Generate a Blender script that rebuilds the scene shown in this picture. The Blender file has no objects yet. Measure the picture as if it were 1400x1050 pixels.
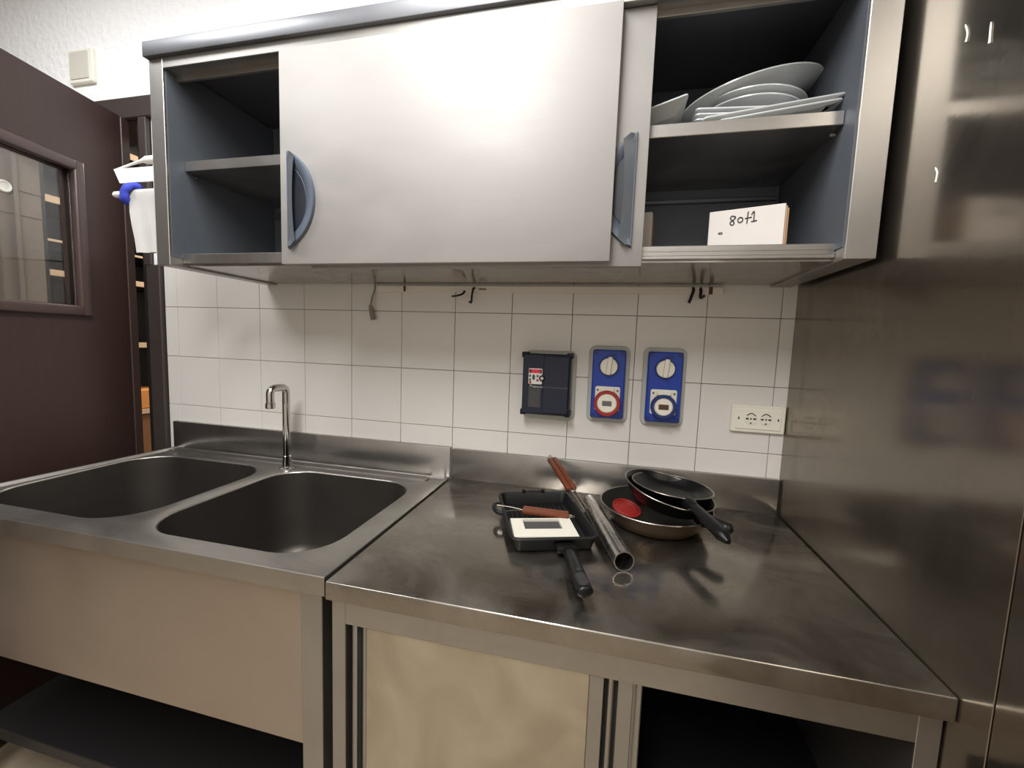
import bpy, bmesh, math, random
from math import pi, sin, cos
from mathutils import Matrix, Vector
random.seed(7)
SC = bpy.context.scene
COL = SC.collection

# ------------------------------------------------------------------ camera
cd = bpy.data.cameras.new('camera'); cam = bpy.data.objects.new('camera', cd); COL.objects.link(cam)
cd.sensor_width = 36.0; cd.lens = 36.0 * 573.9 / 1400.0; cd.clip_start = 0.02
RT = Vector((0.97296, 0.228155, 0.035965)); DN = Vector((0.05632, -0.083341, -0.994928)); FW = Vector((-0.224, 0.97005, -0.093937))
cam.matrix_world = Matrix(((RT.x, -DN.x, -FW.x, 1.7256), (RT.y, -DN.y, -FW.y, -1.3713), (RT.z, -DN.z, -FW.z, 1.3439), (0, 0, 0, 1)))
SC.camera = cam

# ------------------------------------------------------------------ world, lights, exposure
w = bpy.data.worlds.new('world'); SC.world = w; w.use_nodes = True
w.node_tree.nodes['Background'].inputs[0].default_value = (0.6, 0.7, 0.9, 1)
w.node_tree.nodes['Background'].inputs[1].default_value = 0.05
SC.view_settings.view_transform = 'Standard'; SC.view_settings.look = 'None'
SC.view_settings.gamma = 1.0; SC.view_settings.use_curve_mapping = False
SC.view_settings.exposure = 1.15

def area(name, loc, size, energy, color, rot=(0, 0, 0)):
    l = bpy.data.lights.new(name, 'AREA'); l.shape = 'RECTANGLE'; l.size, l.size_y = size
    l.energy = energy; l.color = color
    o = bpy.data.objects.new(name, l); o.location = loc; o.rotation_euler = rot; COL.objects.link(o); return o
area('ceiling_lamp_light', (1.25, -1.75, 2.82), (0.50, 2.2), 44, (0.985, 0.985, 0.98))
area('added_fill_light_left', (-0.15, -0.95, 2.82), (0.8, 0.35), 9.5, (0.97, 0.985, 1.0))  # fill light added to brighten the left side
area('store_room_light', (-0.5, 1.2, 2.6), (0.5, 0.5), 14, (1.0, 0.92, 0.8))

# ------------------------------------------------------------------ materials
def srgb(r, g, b):
    f = lambda c: (c / 255 / 12.92) if c / 255 <= 0.04045 else ((c / 255 + 0.055) / 1.055) ** 2.4
    return (f(r), f(g), f(b), 1)
def mat(name, col, rough=0.5, metal=0.0, spec=0.5, noise=None, bump=None, colvar=0.0, roughvar=0.0, aniso=0.0, emit=None, coat=0.0):
    """noise=(sx,sy,sz) scale of the pattern in object space"""
    m = bpy.data.materials.new(name); m.use_nodes = True; nt = m.node_tree; b = nt.nodes['Principled BSDF']
    b.inputs['Base Color'].default_value = col; b.inputs['Roughness'].default_value = rough
    b.inputs['Metallic'].default_value = metal; b.inputs['Specular IOR Level'].default_value = spec
    if coat: b.inputs['Coat Weight'].default_value = coat
    if emit: b.inputs['Emission Color'].default_value = emit[0]; b.inputs['Emission Strength'].default_value = emit[1]
    if noise:
        tc = nt.nodes.new('ShaderNodeTexCoord'); mp = nt.nodes.new('ShaderNodeMapping'); mp.inputs['Scale'].default_value = noise
        nz = nt.nodes.new('ShaderNodeTexNoise'); nz.inputs['Scale'].default_value = 1; nz.inputs['Detail'].default_value = 5
        nt.links.new(tc.outputs['Object'], mp.inputs['Vector']); nt.links.new(mp.outputs[0], nz.inputs['Vector'])
        if colvar:
            mx = nt.nodes.new('ShaderNodeMix'); mx.data_type = 'RGBA'
            mx.inputs[6].default_value = tuple(c * (1 - colvar) for c in col[:3]) + (1,)
            mx.inputs[7].default_value = tuple(min(1, c * (1 + colvar)) for c in col[:3]) + (1,)
            nt.links.new(nz.outputs[0], mx.inputs[0]); nt.links.new(mx.outputs[2], b.inputs['Base Color'])
        if roughvar:
            mr = nt.nodes.new('ShaderNodeMapRange'); mr.inputs[1].default_value = 0.3; mr.inputs[2].default_value = 0.7
            mr.inputs[3].default_value = max(0.02, rough - roughvar); mr.inputs[4].default_value = rough + roughvar
            nt.links.new(nz.outputs[0], mr.inputs[0]); nt.links.new(mr.outputs[0], b.inputs['Roughness'])
        if bump:
            bp = nt.nodes.new('ShaderNodeBump'); bp.inputs['Strength'].default_value = bump[0]; bp.inputs['Distance'].default_value = bump[1]
            nt.links.new(nz.outputs[0], bp.inputs['Height']); nt.links.new(bp.outputs[0], b.inputs['Normal'])
    if aniso:
        b.inputs['Anisotropic'].default_value = aniso
        tg = nt.nodes.new('ShaderNodeTangent'); tg.direction_type = 'RADIAL'; tg.axis = 'Z'
        nt.links.new(tg.outputs[0], b.inputs['Tangent'])
    return m

def steel(name, col, rough, rough2, blend, blendvar, grain, smear, bumpd=0.0004, smearcol=0.05, dents=0.0):
    """brushed stainless: a clear reflection (rough) mixed with the haze of a greasy, scratched surface (rough2); smears vary the mix"""
    m = bpy.data.materials.new(name); m.use_nodes = True; nt = m.node_tree; N = nt.nodes; L = nt.links; b = N['Principled BSDF']
    b2_ = N.new('ShaderNodeBsdfPrincipled'); mxs = N.new('ShaderNodeMixShader'); out = N['Material Output']
    for q, r in ((b, rough), (b2_, rough2)):
        q.inputs['Metallic'].default_value = 1.0; q.inputs['Roughness'].default_value = r
    tc = N.new('ShaderNodeTexCoord')
    def nz(scale, detail, dist=0.0):
        mp = N.new('ShaderNodeMapping'); mp.inputs['Scale'].default_value = scale; L.new(tc.outputs['Object'], mp.inputs[0])
        n = N.new('ShaderNodeTexNoise'); n.inputs['Scale'].default_value = 1; n.inputs['Detail'].default_value = detail
        n.inputs['Distortion'].default_value = dist; L.new(mp.outputs[0], n.inputs['Vector']); return n
    g = nz(grain, 2); s = nz(smear, 4, 1.0)
    mr = N.new('ShaderNodeMapRange'); mr.inputs[1].default_value = 0.32; mr.inputs[2].default_value = 0.70
    mr.inputs[3].default_value = max(0.0, blend - blendvar); mr.inputs[4].default_value = min(1.0, blend + blendvar)
    L.new(s.outputs[0], mr.inputs[0]); L.new(mr.outputs[0], mxs.inputs[0])
    mx = N.new('ShaderNodeMix'); mx.data_type = 'RGBA'
    mx.inputs[6].default_value = tuple(c * (1 - smearcol) for c in col[:3]) + (1,); mx.inputs[7].default_value = tuple(min(1, c * (1 + smearcol)) for c in col[:3]) + (1,)
    mr2 = N.new('ShaderNodeMapRange'); mr2.inputs[1].default_value = 0.34; mr2.inputs[2].default_value = 0.66
    L.new(s.outputs[0], mr2.inputs[0]); L.new(mr2.outputs[0], mx.inputs[0])
    bp = N.new('ShaderNodeBump'); bp.inputs['Strength'].default_value = 0.2; bp.inputs['Distance'].default_value = bumpd
    L.new(g.outputs[0], bp.inputs['Height'])
    if dents:
        d = nz((2.2, 2.2, 2.2), 1); b3 = N.new('ShaderNodeBump'); b3.inputs['Strength'].default_value = 1.0; b3.inputs['Distance'].default_value = dents
        L.new(d.outputs[0], b3.inputs['Height']); L.new(b3.outputs[0], bp.inputs['Normal'])
    for k, q in enumerate((b, b2_)):
        L.new(mx.outputs[2], q.inputs['Base Color']); L.new(bp.outputs[0], q.inputs['Normal']); L.new(q.outputs[0], mxs.inputs[1 + k])
    L.new(mxs.outputs[0], out.inputs['Surface'])
    return m

ST = srgb(196, 191, 184)
M = {}
M['steel_door'] = steel('brushed_steel_door', srgb(178, 175, 172), 0.50, 0.88, 0.86, 0.10, (6, 6, 260), (2.5, 2, 6))
M['steel_frame'] = steel('brushed_steel_frame', srgb(166, 163, 159), 0.30, 0.55, 0.5, 0.1, (300, 300, 6), (3, 3, 3))
M['steel_lip'] = steel('reflection_dimmed_steel_lip', srgb(128, 129, 132), 0.34, 0.60, 0.6, 0.1, (5, 200, 300), (4, 3, 3))  # frame steel darkened in colour to dim the lamp's reflection on the lip
M['steel_rail'] = steel('brushed_steel_rail', srgb(166, 163, 159), 0.24, 0.50, 0.4, 0.1, (5, 200, 300), (4, 3, 3))
M['steel_inner'] = steel('dull_steel_inner', srgb(118, 123, 130), 0.30, 0.60, 0.6, 0.1, (6, 6, 200), (3, 3, 3))
M['steel_inner_shade'] = steel('shade_darkened_inner_steel', srgb(62, 62, 64), 0.4, 0.7, 0.6, 0.1, (6, 6, 200), (3, 3, 3))  # inner steel darkened in colour for the shade inside the base cabinet
M['steel_under'] = steel('steel_underside', srgb(170, 168, 165), 0.10, 0.45, 0.4, 0.1, (6, 200, 6), (3, 3, 3), 0.0002)
M['steel_top'] = steel('worn_steel_top', srgb(152, 146, 137), 0.15, 0.46, 0.38, 0.3, (4, 190, 4), (5, 7, 5), 0.0003, 0.08)
M['steel_sink'] = steel('worn_steel_sink', srgb(168, 164, 158), 0.24, 0.50, 0.5, 0.15, (5, 160, 60), (3, 4, 3))
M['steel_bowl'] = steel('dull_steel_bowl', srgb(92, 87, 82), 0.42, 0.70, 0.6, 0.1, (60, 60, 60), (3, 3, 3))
M['steel_apron'] = steel('steel_apron', srgb(178, 167, 156), 0.34, 0.60, 0.5, 0.1, (5, 5, 220), (2, 2, 3), 0.0003, 0.04, dents=0.03)
M['steel_wall'] = steel('steel_wall_cladding', srgb(144, 136, 125), 0.15, 0.46, 0.36, 0.12, (6, 4, 150), (2, 3, 2), 0.0002, 0.04)
M['steel_basedoor'] = steel('stained_steel_base_door', srgb(190, 182, 165), 0.36, 0.60, 0.6, 0.25, (200, 5, 5), (7, 7, 5), 0.0004, 0.12)
M['matte_steel'] = mat('matte_dull_steel', srgb(100, 105, 112), 0.6, 0.6, 0.5, (8, 8, 8), None, 0.08)  # rough, partly metallic blue-grey steel on the inner panels
M['chrome'] = mat('chrome', srgb(200, 198, 195), 0.08, 1.0)
M['pipe'] = steel('scratched_pipe_steel', srgb(190, 187, 182), 0.14, 0.40, 0.4, 0.2, (40, 40, 40), (30, 30, 30))
M['tile'] = mat('white_glazed_tile', srgb(222, 218, 212), 0.22, 0, 0.5, (5, 5, 5), (0.1, 0.002), 0.02)
M['grout'] = mat('grey_grout', srgb(178, 164, 138), 0.9)
M['plaster'] = mat('white_rough_plaster', srgb(246, 246, 246), 0.85, 0, 0.3, (38, 38, 38), (0.6, 0.012))
M['wall_paint'] = mat('room_wall_paint', srgb(205, 200, 193), 0.8)
M['wall_brown'] = mat('brown_room_wall', srgb(112, 100, 90), 0.7)
M['floor'] = mat('beige_floor', srgb(156, 142, 122), 0.5, 0, 0.4, (6, 6, 6), None, 0.08)
M['ceiling'] = mat('ceiling_paint', srgb(205, 205, 205), 0.9)
M['door_wood'] = mat('dark_brown_door_laminate', srgb(58, 41, 37), 0.40, 0, 0.4, (60, 60, 3), (0.1, 0.001), 0.14)
M['door_trim'] = mat('dark_brown_trim', srgb(70, 54, 50), 0.35, 0, 0.5, (60, 60, 4), None, 0.1)
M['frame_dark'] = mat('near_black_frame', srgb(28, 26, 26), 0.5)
M['casing'] = mat('dark_casing', srgb(62, 54, 51), 0.45, 0, 0.4, (50, 50, 4), None, 0.1)
M['shelf_wood'] = mat('pale_wood_edge', srgb(214, 184, 152), 0.6, 0, 0.4, (30, 4, 60), None, 0.08)
M['lining'] = mat('grey_brown_lining', srgb(120, 108, 98), 0.6, 0, 0.4, (40, 40, 4), None, 0.05)
M['orange'] = mat('orange_wood', srgb(226, 150, 80), 0.6)
M['brown_box'] = mat('brown_wood', srgb(140, 95, 62), 0.6)
M['white_plastic'] = mat('white_plastic', srgb(232, 230, 224), 0.4)
M['old_plastic'] = mat('yellowed_plastic', srgb(234, 229, 214), 0.45, 0, 0.5, (20, 20, 20), None, 0.04)
M['cream'] = mat('cream_plastic', srgb(238, 234, 220), 0.4)
M['grey_panel'] = mat('pale_grey_panel', srgb(206, 202, 192), 0.6)
M['faceplate_white'] = mat('offwhite_plastic', srgb(200, 196, 182), 0.45)
M['black_plastic'] = mat('black_plastic', srgb(18, 18, 19), 0.42, 0, 0.3)
M['drive_blue'] = mat('dark_navy_plastic', srgb(34, 39, 54), 0.42, 0, 0.3)
M['grey_gasket'] = mat('grey_gasket', srgb(186, 186, 178), 0.5)
M['blue'] = mat('bright_blue_plastic', srgb(16, 58, 160), 0.4)
M['navy'] = mat('navy_plastic', srgb(18, 44, 104), 0.4)
M['red'] = mat('red_plastic', srgb(156, 34, 32), 0.4)
M['screen_grey'] = mat('grey_label', srgb(110, 110, 104), 0.4)
M['led'] = mat('red_led_display', srgb(120, 10, 20), 0.3, emit=(srgb(255, 60, 90), 0.45))
M['led_dark'] = mat('dark_led_glass', srgb(120, 14, 24), 0.3)
M['label_white'] = mat('white_print', srgb(225, 225, 222), 0.5)
M['label_grey'] = mat('dark_grey_label', srgb(62, 60, 62), 0.5)
M['key_green'] = mat('grey_green_key', srgb(96, 120, 108), 0.5)
M['key_red'] = mat('red_key', srgb(196, 70, 52), 0.5)
M['slate'] = mat('slate_blue_plastic', srgb(80, 88, 100), 0.38)
M['slate_dark'] = mat('dark_slate_plastic', srgb(82, 86, 91), 0.4)
M['pocket'] = mat('dark_pocket_plastic', srgb(24, 28, 38), 0.5)
M['white_china'] = mat('white_china', srgb(198, 201, 201), 0.18, 0, 0.5)
M['card'] = mat('white_cardboard', srgb(196, 190, 185), 0.8, 0, 0.3, (40, 40, 40), None, 0.03)
M['card_edge'] = mat('brown_cardboard_edge', srgb(176, 140, 108), 0.85)
M['ink'] = mat('black_ink', srgb(30, 28, 30), 0.7)
M['cast_iron'] = mat('black_cast_iron', srgb(13, 13, 13), 0.5, 0, 0.25, (90, 90, 90), (0.2, 0.001), 0.2)
M['nonstick'] = mat('black_nonstick', srgb(10, 10, 10), 0.34, 0, 0.35)
M['pan_inside'] = mat('worn_nonstick', srgb(34, 32, 28), 0.5, 0, 0.25, (30, 30, 30), None, 0.15)
M['pan_bronze'] = mat('bronze_pan_enamel', srgb(92, 78, 62), 0.33, 0.5, 0.5, (12, 12, 12), None, 0.12)
M['pan_rim'] = mat('pan_bare_rim', srgb(160, 152, 142), 0.3, 1.0)
M['bakelite'] = mat('black_bakelite', srgb(11, 11, 11), 0.38, 0, 0.3)
M['bakelite_worn'] = mat('worn_bakelite', srgb(38, 38, 37), 0.5)
M['red_silicone'] = mat('red_silicone', srgb(130, 27, 23), 0.45)
M['oiled_wood'] = mat('red_brown_wood', srgb(100, 50, 28), 0.4, 0, 0.5, (8, 60, 60), None, 0.25)
M['wire'] = mat('bright_wire', srgb(200, 196, 188), 0.2, 1.0)
M['iron_hook'] = mat('black_iron', srgb(26, 24, 24), 0.5)
M['cable'] = mat('grey_cable', srgb(140, 130, 116), 0.6)
M['rail_white'] = mat('chipped_white_rail', srgb(226, 218, 206), 0.5, 0, 0.4, (12, 12, 40), None, 0.05)
M['rust'] = mat('rusty_clip', srgb(90, 62, 42), 0.7)
M['blue_cloth'] = mat('blue_fabric', srgb(54, 66, 170), 0.7, 0, 0.3, (60, 60, 60), (0.4, 0.003), 0.25)
M['towel'] = mat('white_paper', srgb(232, 230, 226), 0.9, 0, 0.2, (80, 80, 80), (0.3, 0.001))
M['shadow_gap'] = mat('painted_gap_shade', srgb(24, 23, 22), 0.8)  # near-black colour standing in for shade in the door gaps
M['lamp_tube'] = mat('lamp_housing', srgb(225, 225, 222), 0.5)
gl = bpy.data.materials.new('window_glass'); gl.use_nodes = True
_b = gl.node_tree.nodes['Principled BSDF']; _b.inputs['Transmission Weight'].default_value = 1.0; _b.inputs['Roughness'].default_value = 0.0
_b.inputs['IOR'].default_value = 1.45; _b.inputs['Base Color'].default_value = (0.93, 0.95, 0.94, 1); M['glass'] = gl

# ------------------------------------------------------------------ mesh helpers
def NB(): return bmesh.new()
def box(bm, x0, x1, y0, y1, z0, z1, bev=0.0, seg=1, mtx=None):
    r = bmesh.ops.create_cube(bm, size=1.0); vs = r['verts']
    for v in vs:
        v.co = Vector(((x0 + x1) / 2 + v.co.x * (x1 - x0), (y0 + y1) / 2 + v.co.y * (y1 - y0), (z0 + z1) / 2 + v.co.z * (z1 - z0)))
    if mtx is not None:
        for v in vs: v.co = mtx @ v.co
    if bev > 0:
        es = list({e for v in vs for e in v.link_edges})
        bmesh.ops.bevel(bm, geom=es, offset=bev, segments=seg, affect='EDGES', profile=0.5)
    return bm
def frames(pts):
    T = []
    n = len(pts)
    for i in range(n):
        t = (pts[min(i + 1, n - 1)] - pts[max(i - 1, 0)]).normalized(); T.append(t)
    up = Vector((0, 0, 1)) if abs(T[0].z) < 0.9 else Vector((1, 0, 0))
    a = T[0].cross(up).normalized(); out = []
    for t in T:
        a = (a - t * a.dot(t)).normalized(); out.append((a, t.cross(a)))
    return out
def tube(bm, pts, r, seg=12, cap=True, sx=1.0):
    pts = [Vector(p) for p in pts]; rr = r if isinstance(r, (list, tuple)) else [r] * len(pts)
    rings = []
    for p, ra, (a, b) in zip(pts, rr, frames(pts)):
        rings.append([bm.verts.new(p + (a * cos(2 * pi * k / seg) * ra * sx + b * sin(2 * pi * k / seg) * ra)) for k in range(seg)])
    for A, B in zip(rings, rings[1:]):
        for k in range(seg): bm.faces.new((A[k], A[(k + 1) % seg], B[(k + 1) % seg], B[k]))
    if cap: bm.faces.new(rings[0][::-1]); bm.faces.new(rings[-1])
    return bm
def smooth_path(pts, n=6):
    P = [Vector(p) for p in pts]; P = [P[0] * 2 - P[1]] + P + [P[-1] * 2 - P[-2]]; out = []
    for i in range(1, len(P) - 2):
        for k in range(n):
            t = k / n; a, b, c, d = P[i - 1], P[i], P[i + 1], P[i + 2]
            out.append(0.5 * ((2 * b) + (c - a) * t + (2 * a - 5 * b + 4 * c - d) * t * t + (3 * b - a - 3 * c + d) * t ** 3))
    out.append(P[-2]); return out
def lathe(bm, prof, seg=40, mtx=None, sy=1.0):
    rings = []
    for r, z in prof:
        if r < 1e-6: rings.append([bm.verts.new(Vector((0, 0, z)))])
        else: rings.append([bm.verts.new(Vector((r * cos(2 * pi * k / seg), sy * r * sin(2 * pi * k / seg), z))) for k in range(seg)])
    for A, B in zip(rings, rings[1:]):
        for k in range(seg):
            k2 = (k + 1) % seg
            if len(A) == 1 and len(B) == 1: continue
            if len(A) == 1: bm.faces.new((A[0], B[k], B[k2]))
            elif len(B) == 1: bm.faces.new((A[k], A[k2], B[0]))
            else: bm.faces.new((A[k], A[k2], B[k2], B[k]))
    if mtx is not None:
        for R in rings:
            for v in R: v.co = mtx @ v.co
    return bm
def rrect(w, h, r, n=5):
    """rounded rectangle outline, counter-clockwise, centred"""
    out = []
    for cx, cy, a0 in ((w / 2 - r, h / 2 - r, 0), (-w / 2 + r, h / 2 - r, pi / 2), (-w / 2 + r, -h / 2 + r, pi), (w / 2 - r, -h / 2 + r, 3 * pi / 2)):
        for k in range(n + 1):
            a = a0 + pi / 2 * k / n; out.append((cx + r * cos(a), cy + r * sin(a)))
    return out
def loft(bm, loops, cap0=True, cap1=True, closed=True):
    R = [[bm.verts.new(Vector(p)) for p in lp] for lp in loops]
    for A, B in zip(R, R[1:]):
        n = len(A)
        for k in range(n if closed else n - 1): bm.faces.new((A[k], A[(k + 1) % n], B[(k + 1) % n], B[k]))
    if cap0: bm.faces.new(R[0][::-1])
    if cap1: bm.faces.new(R[-1])
    return R
def wallplate(bm, cx, cz, w, h, r, y0, y1, bev=0.002, n=5):
    """rounded plate on the back wall; y0 the wall side, y1 the front (more negative)"""
    L = []
    for (dw, y) in ((0, y0), (0, y1 + bev), (bev, y1)):
        L.append([(cx + u, y, cz + v) for u, v in rrect(w - 2 * dw, h - 2 * dw, max(r - dw, 0.0005), n)])
    loft(bm, L); return bm
def disc_y(bm, cx, cz, r, y0, y1, seg=28, bev=0.0015):
    m = Matrix.Translation((cx, 0, cz)) @ Matrix.Rotation(pi / 2, 4, 'X')   # local z -> -y
    lathe(bm, [(0, -y0), (r, -y0), (r, -y1 - bev), (r - bev, -y1), (0, -y1)], seg, m); return bm

def root_loc(p):
    while p.parent: p = p.parent
    return p.location.copy()
def link(o, parent):
    COL.objects.link(o)
    if parent: o.parent = parent
    return o
def obj(name, bm, m, parent=None, loc=None, local=False, smooth=30, label=None):
    """bm in world coordinates (or in the thing's own when local); a top-level mesh gets its origin at loc"""
    bmesh.ops.recalc_face_normals(bm, faces=bm.faces[:])
    me = bpy.data.meshes.new(name)
    off = Vector((0, 0, 0)) if local else (root_loc(parent) if parent else Vector(loc or (0, 0, 0)))
    if off.length: bmesh.ops.translate(bm, verts=bm.verts[:], vec=-off)
    bm.to_mesh(me); bm.free(); me.materials.append(m)
    me.shade_smooth(); me.set_sharp_from_angle(angle=math.radians(smooth))
    o = bpy.data.objects.new(name, me); link(o, parent)
    if not parent: o.location = off
    if label: o['label'] = label
    return o
def tag(o, label, cat, group=None):
    o['label'] = label; o['category'] = cat
    if group: o['group'] = group
    return o
def thing(name, label, cat, loc=(0, 0, 0), rot=(0, 0, 0), group=None):
    o = bpy.data.objects.new(name, None); o.empty_display_size = 0.05; COL.objects.link(o); o.location = loc; o.rotation_euler = rot
    return tag(o, label, cat, group)
def struct(o): o['kind'] = 'structure'; return o
def bx(name, m, parent, *a, bev=0.0, seg=1, **k):
    if len(a) > 6: bev = a[6]
    return obj(name, box(NB(), *a[:6], bev=bev, seg=seg), m, parent, **k)

# ================================================================== ROOM SHELL
H = 2.95; YB = -3.3; XL = -1.7; XR = 2.243
fl = struct(obj('floor', box(NB(), XL - .2, XR + .2, YB - .2, 2.2, -.1, 0), M['floor']))
ce = struct(obj('ceiling', box(NB(), XL - .2, XR + .2, YB - .2, 2.2, H, H + .1), M['ceiling']))
# back wall: plaster and a tiled part; doorway on the left
b = NB()
box(b, -0.10, XR + .2, 0.004, .19, 1.62, H)          # plaster above the tiles
box(b, XL - .2, -0.10, 0.004, .19, 2.20, H)           # above the doorway
box(b, XL - .2, -1.0, 0.004, .145, 0, 2.20)
wb = struct(obj('wall_back', b, M['plaster']))
b = NB(); box(b, -0.14, XR + .2, 0.012, .19, 0, 1.62)
obj('tile_backing', b, M['grout'], wb)
b = NB(); box(b, -0.104, XR, -0.006, 0.02, 1.612, 1.66, .003)
obj('plaster_edge', b, M['plaster'], wb)
tmesh = {}
def tile(x0, x1, z0, z1):
    key = (round(x1 - x0, 3), round(z1 - z0, 3))
    if key not in tmesh:
        bm = NB(); ww, hh = x1 - x0, z1 - z0
        box(bm, 0.0008, ww - .0008, 0, .011, .0008, hh - .0008)
        fe = [e for e in bm.edges if all(abs(v.co.y) < 1e-6 for v in e.verts)]
        bmesh.ops.bevel(bm, geom=fe, offset=.0010, segments=1, affect='EDGES')
        bmesh.ops.recalc_face_normals(bm, faces=bm.faces[:])
        me = bpy.data.meshes.new('tile'); bm.to_mesh(me); bm.free(); me.materials.append(M['tile']); tmesh[key] = me
    o = bpy.data.objects.new('tile', tmesh[key]); link(o, wb)
    o.location = (x0, random.uniform(0.0, .0006), z0); o.rotation_euler = (random.uniform(-.0012, .0012), 0, random.uniform(-.0012, .0012))
xs = [-0.061] + [0.2 * k for k in range(0, 12)] + [2.241]
zs = [0.0, 0.046, 0.246, 0.446, 0.646, 0.846, 1.046, 1.246, 1.446, 1.612]
for i in range(len(xs) - 1):
    for j in range(len(zs) - 1): tile(xs[i], xs[i + 1], zs[j], zs[j + 1])
# right wall with steel cladding
wr = struct(obj('wall_right', box(NB(), XR + .006, XR + .2, YB, .19, 0, H), M['wall_paint']))
b = NB(); box(b, 0, .008, -.7395, -.0005, 0.0, H - .01, .0008)
for v in b.verts: v.co.x += 2.236 + v.co.y * .006
obj('cladding_panel', b, M['steel_wall'], wr)
for pts in ([(2.2318, -.534, 1.862), (2.2317, -.541, 1.845), (2.2317, -.540, 1.833)], [(2.2324, -.506, 1.661), (2.2323, -.512, 1.650), (2.2323, -.511, 1.636)], [(2.2315, -.585, 1.83), (2.2315, -.587, 1.80)]):
    b = NB(); tube(b, smooth_path(pts, 4), [.0006] * 1 + [.0012] * (len(smooth_path(pts, 4)) - 2) + [.0016], 6); obj('paint_drip', b, M['white_plastic'], wr)
obj('cladding_panel', box(NB(), 2.2322, XR + .006, -1.60, -.7412, 0.0, H - .01, .0008), M['steel_wall'], wr)
struct(obj('wall_left', box(NB(), XL - .2, XL, YB, 0.1, 0, H), M['wall_brown']))
struct(obj('wall_rear', box(NB(), XL - .2, XR + .2, YB - .2, YB, 0, H), M['wall_paint']))
# store room behind the doorway
b = NB(); box(b, XL - .2, XR, 2.0, 2.2, 0, H); box(b, XL - .2, XL, .19, 2.2, 0, H); box(b, 0.9, 1.0, .19, 2.2, 0, H)
struct(obj('wall_store_room', b, M['wall_paint']))
# doorway casing
b = NB(); box(b, -1.09, -0.062, -.016, .004, 2.183, 2.262, .003)
struct(obj('trim_1', b, M['casing']))
b = NB(); box(b, -0.132, -0.064, -.016, .012, 0, 1.611, .003); box(b, -0.142, -0.104, -.016, .004, 1.611, 2.183, .002)
struct(obj('trim_2', b, M['casing']))
b = NB(); box(b, -0.178, -0.1325, .006, .14, 0, 2.183, .002)
struct(obj('trim_3', b, M['frame_dark']))
b = NB(); box(b, -1.0, -0.985, -.004, .145, 0, 2.183, .001); box(b, -0.985, -0.972, .045, .06, 0, 2.183, .002); box(b, -1.09, -1.0, -.016, .004, 0, 2.183, .003)
for z in (1.86, 1.97): box(b, -0.986, -0.981, .0, .145, z, z + .008)
struct(obj('trim_4', b, M['lining']))

b = NB(); box(b, -1.0, -.1325, .006, .19, 2.183, 2.2015)
struct(obj('trim_5', b, M['frame_dark']))
# ---- door leaf (opened into the kitchen, hinged beside the wall end)
ang = math.atan2(0.088, 0.408)
dm = Matrix.Translation((-0.214, -0.004, 0)) @ Matrix.Rotation(ang, 4, 'Z')     # local -y runs along the leaf, local +x faces the sink
def dbox(bm, x0, x1, y0, y1, z0, z1, bev=0.0): return box(bm, x0, x1, y0, y1, z0, z1, bev, 1, None)
W0, W1, Z0, Z1 = -.215, -.66, 1.415, 1.915      # glazed opening
b = NB()
for (y0, y1, z0, z1) in ((-.90, 0, .01, Z0), (-.90, 0, Z1, 2.183), (W0, 0, Z0, Z1), (-.90, W1, Z0, Z1)): dbox(b, -.04, 0, y0, y1, z0, z1)
bmesh.ops.remove_doubles(b, verts=b.verts[:], dist=1e-5)
bmesh.ops.transform(b, matrix=dm, verts=b.verts[:])
dl = struct(obj('door_1', b, M['door_wood'], loc=(-0.214, -0.004, 0)))
def dpart(name, boxes, m, bev=.003, seg=2):
    bm = NB()
    for q in boxes: box(bm, *q, bev, seg)
    bmesh.ops.transform(bm, matrix=dm, verts=bm.verts[:]); return obj(name, bm, m, dl)
bw = .026
dpart('window_moulding', [(-.01, .016, W0 - bw / 2 + .002, W0 + bw, Z0 - bw, Z1 + bw), (-.01, .016, W1 - bw, W1 + bw / 2, Z0 - bw, Z1 + bw),
                          (-.01, .016, W1, W0, Z1 - bw / 2, Z1 + bw), (-.01, .016, W1, W0, Z0 - bw, Z0 + bw / 2)], M['door_trim'], .009, 3)
dpart('window_moulding', [(-.05, -.03, W0 - bw / 2, W0 + bw, Z0 - bw, Z1 + bw), (-.05, -.03, W1 - bw, W1 + bw / 2, Z0 - bw, Z1 + bw),
                          (-.05, -.03, W1, W0, Z1 - bw / 2, Z1 + bw), (-.05, -.03, W1, W0, Z0 - bw, Z0 + bw / 2)], M['door_trim'], .006, 2)
dpart('glass_pane', [(-.024, -.019, W1 + .001, W0 - .001, Z0 + .001, Z1 - .001)], M['glass'], 0)
dpart('edge_band', [(-.036, .004, -.030, .006, .012, 2.181)], M['door_trim'], .002, 1)

# ---- shelving seen through the doorway
sh = thing('shelving_unit', 'dark shelving unit with pale wooden shelf edges in the room behind the door', 'shelving', (-1.2, .6, 0))
bx('side_panel', M['frame_dark'], sh, -1.40, -1.0, .150, .168, 0, 2.94)
bx('side_panel', M['frame_dark'], sh, -1.40, -1.0, 1.30, 1.32, 0, 2.94)
bx('back_panel', M['frame_dark'], sh, -1.41, -1.39, .150, 1.32, 0, 2.94)
for z, t in ((2.70, .034), (2.33, .034), (1.975, .034), (1.776, .012), (1.618, .03), (1.26, .03), (.86, .03), (.45, .03), (.05, .03)):
    s_ = bx('shelf', M['frame_dark'], sh, -1.39, -1.004, .168, 1.30, z - t / 2, z + t / 2)
    bx('shelf_edge', M['shelf_wood'], s_, -1.004, -.998, .168, 1.30, z - t / 2, z + t / 2, .001)
ob = tag(bx('crate', M['orange'], None, -1.30, -1.01, .40, .72, .875, .99, bev=.004, loc=(-1.15, .56, .875)), 'orange wooden box low on the shelving in the gap beside the door hinge', 'box')
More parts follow.
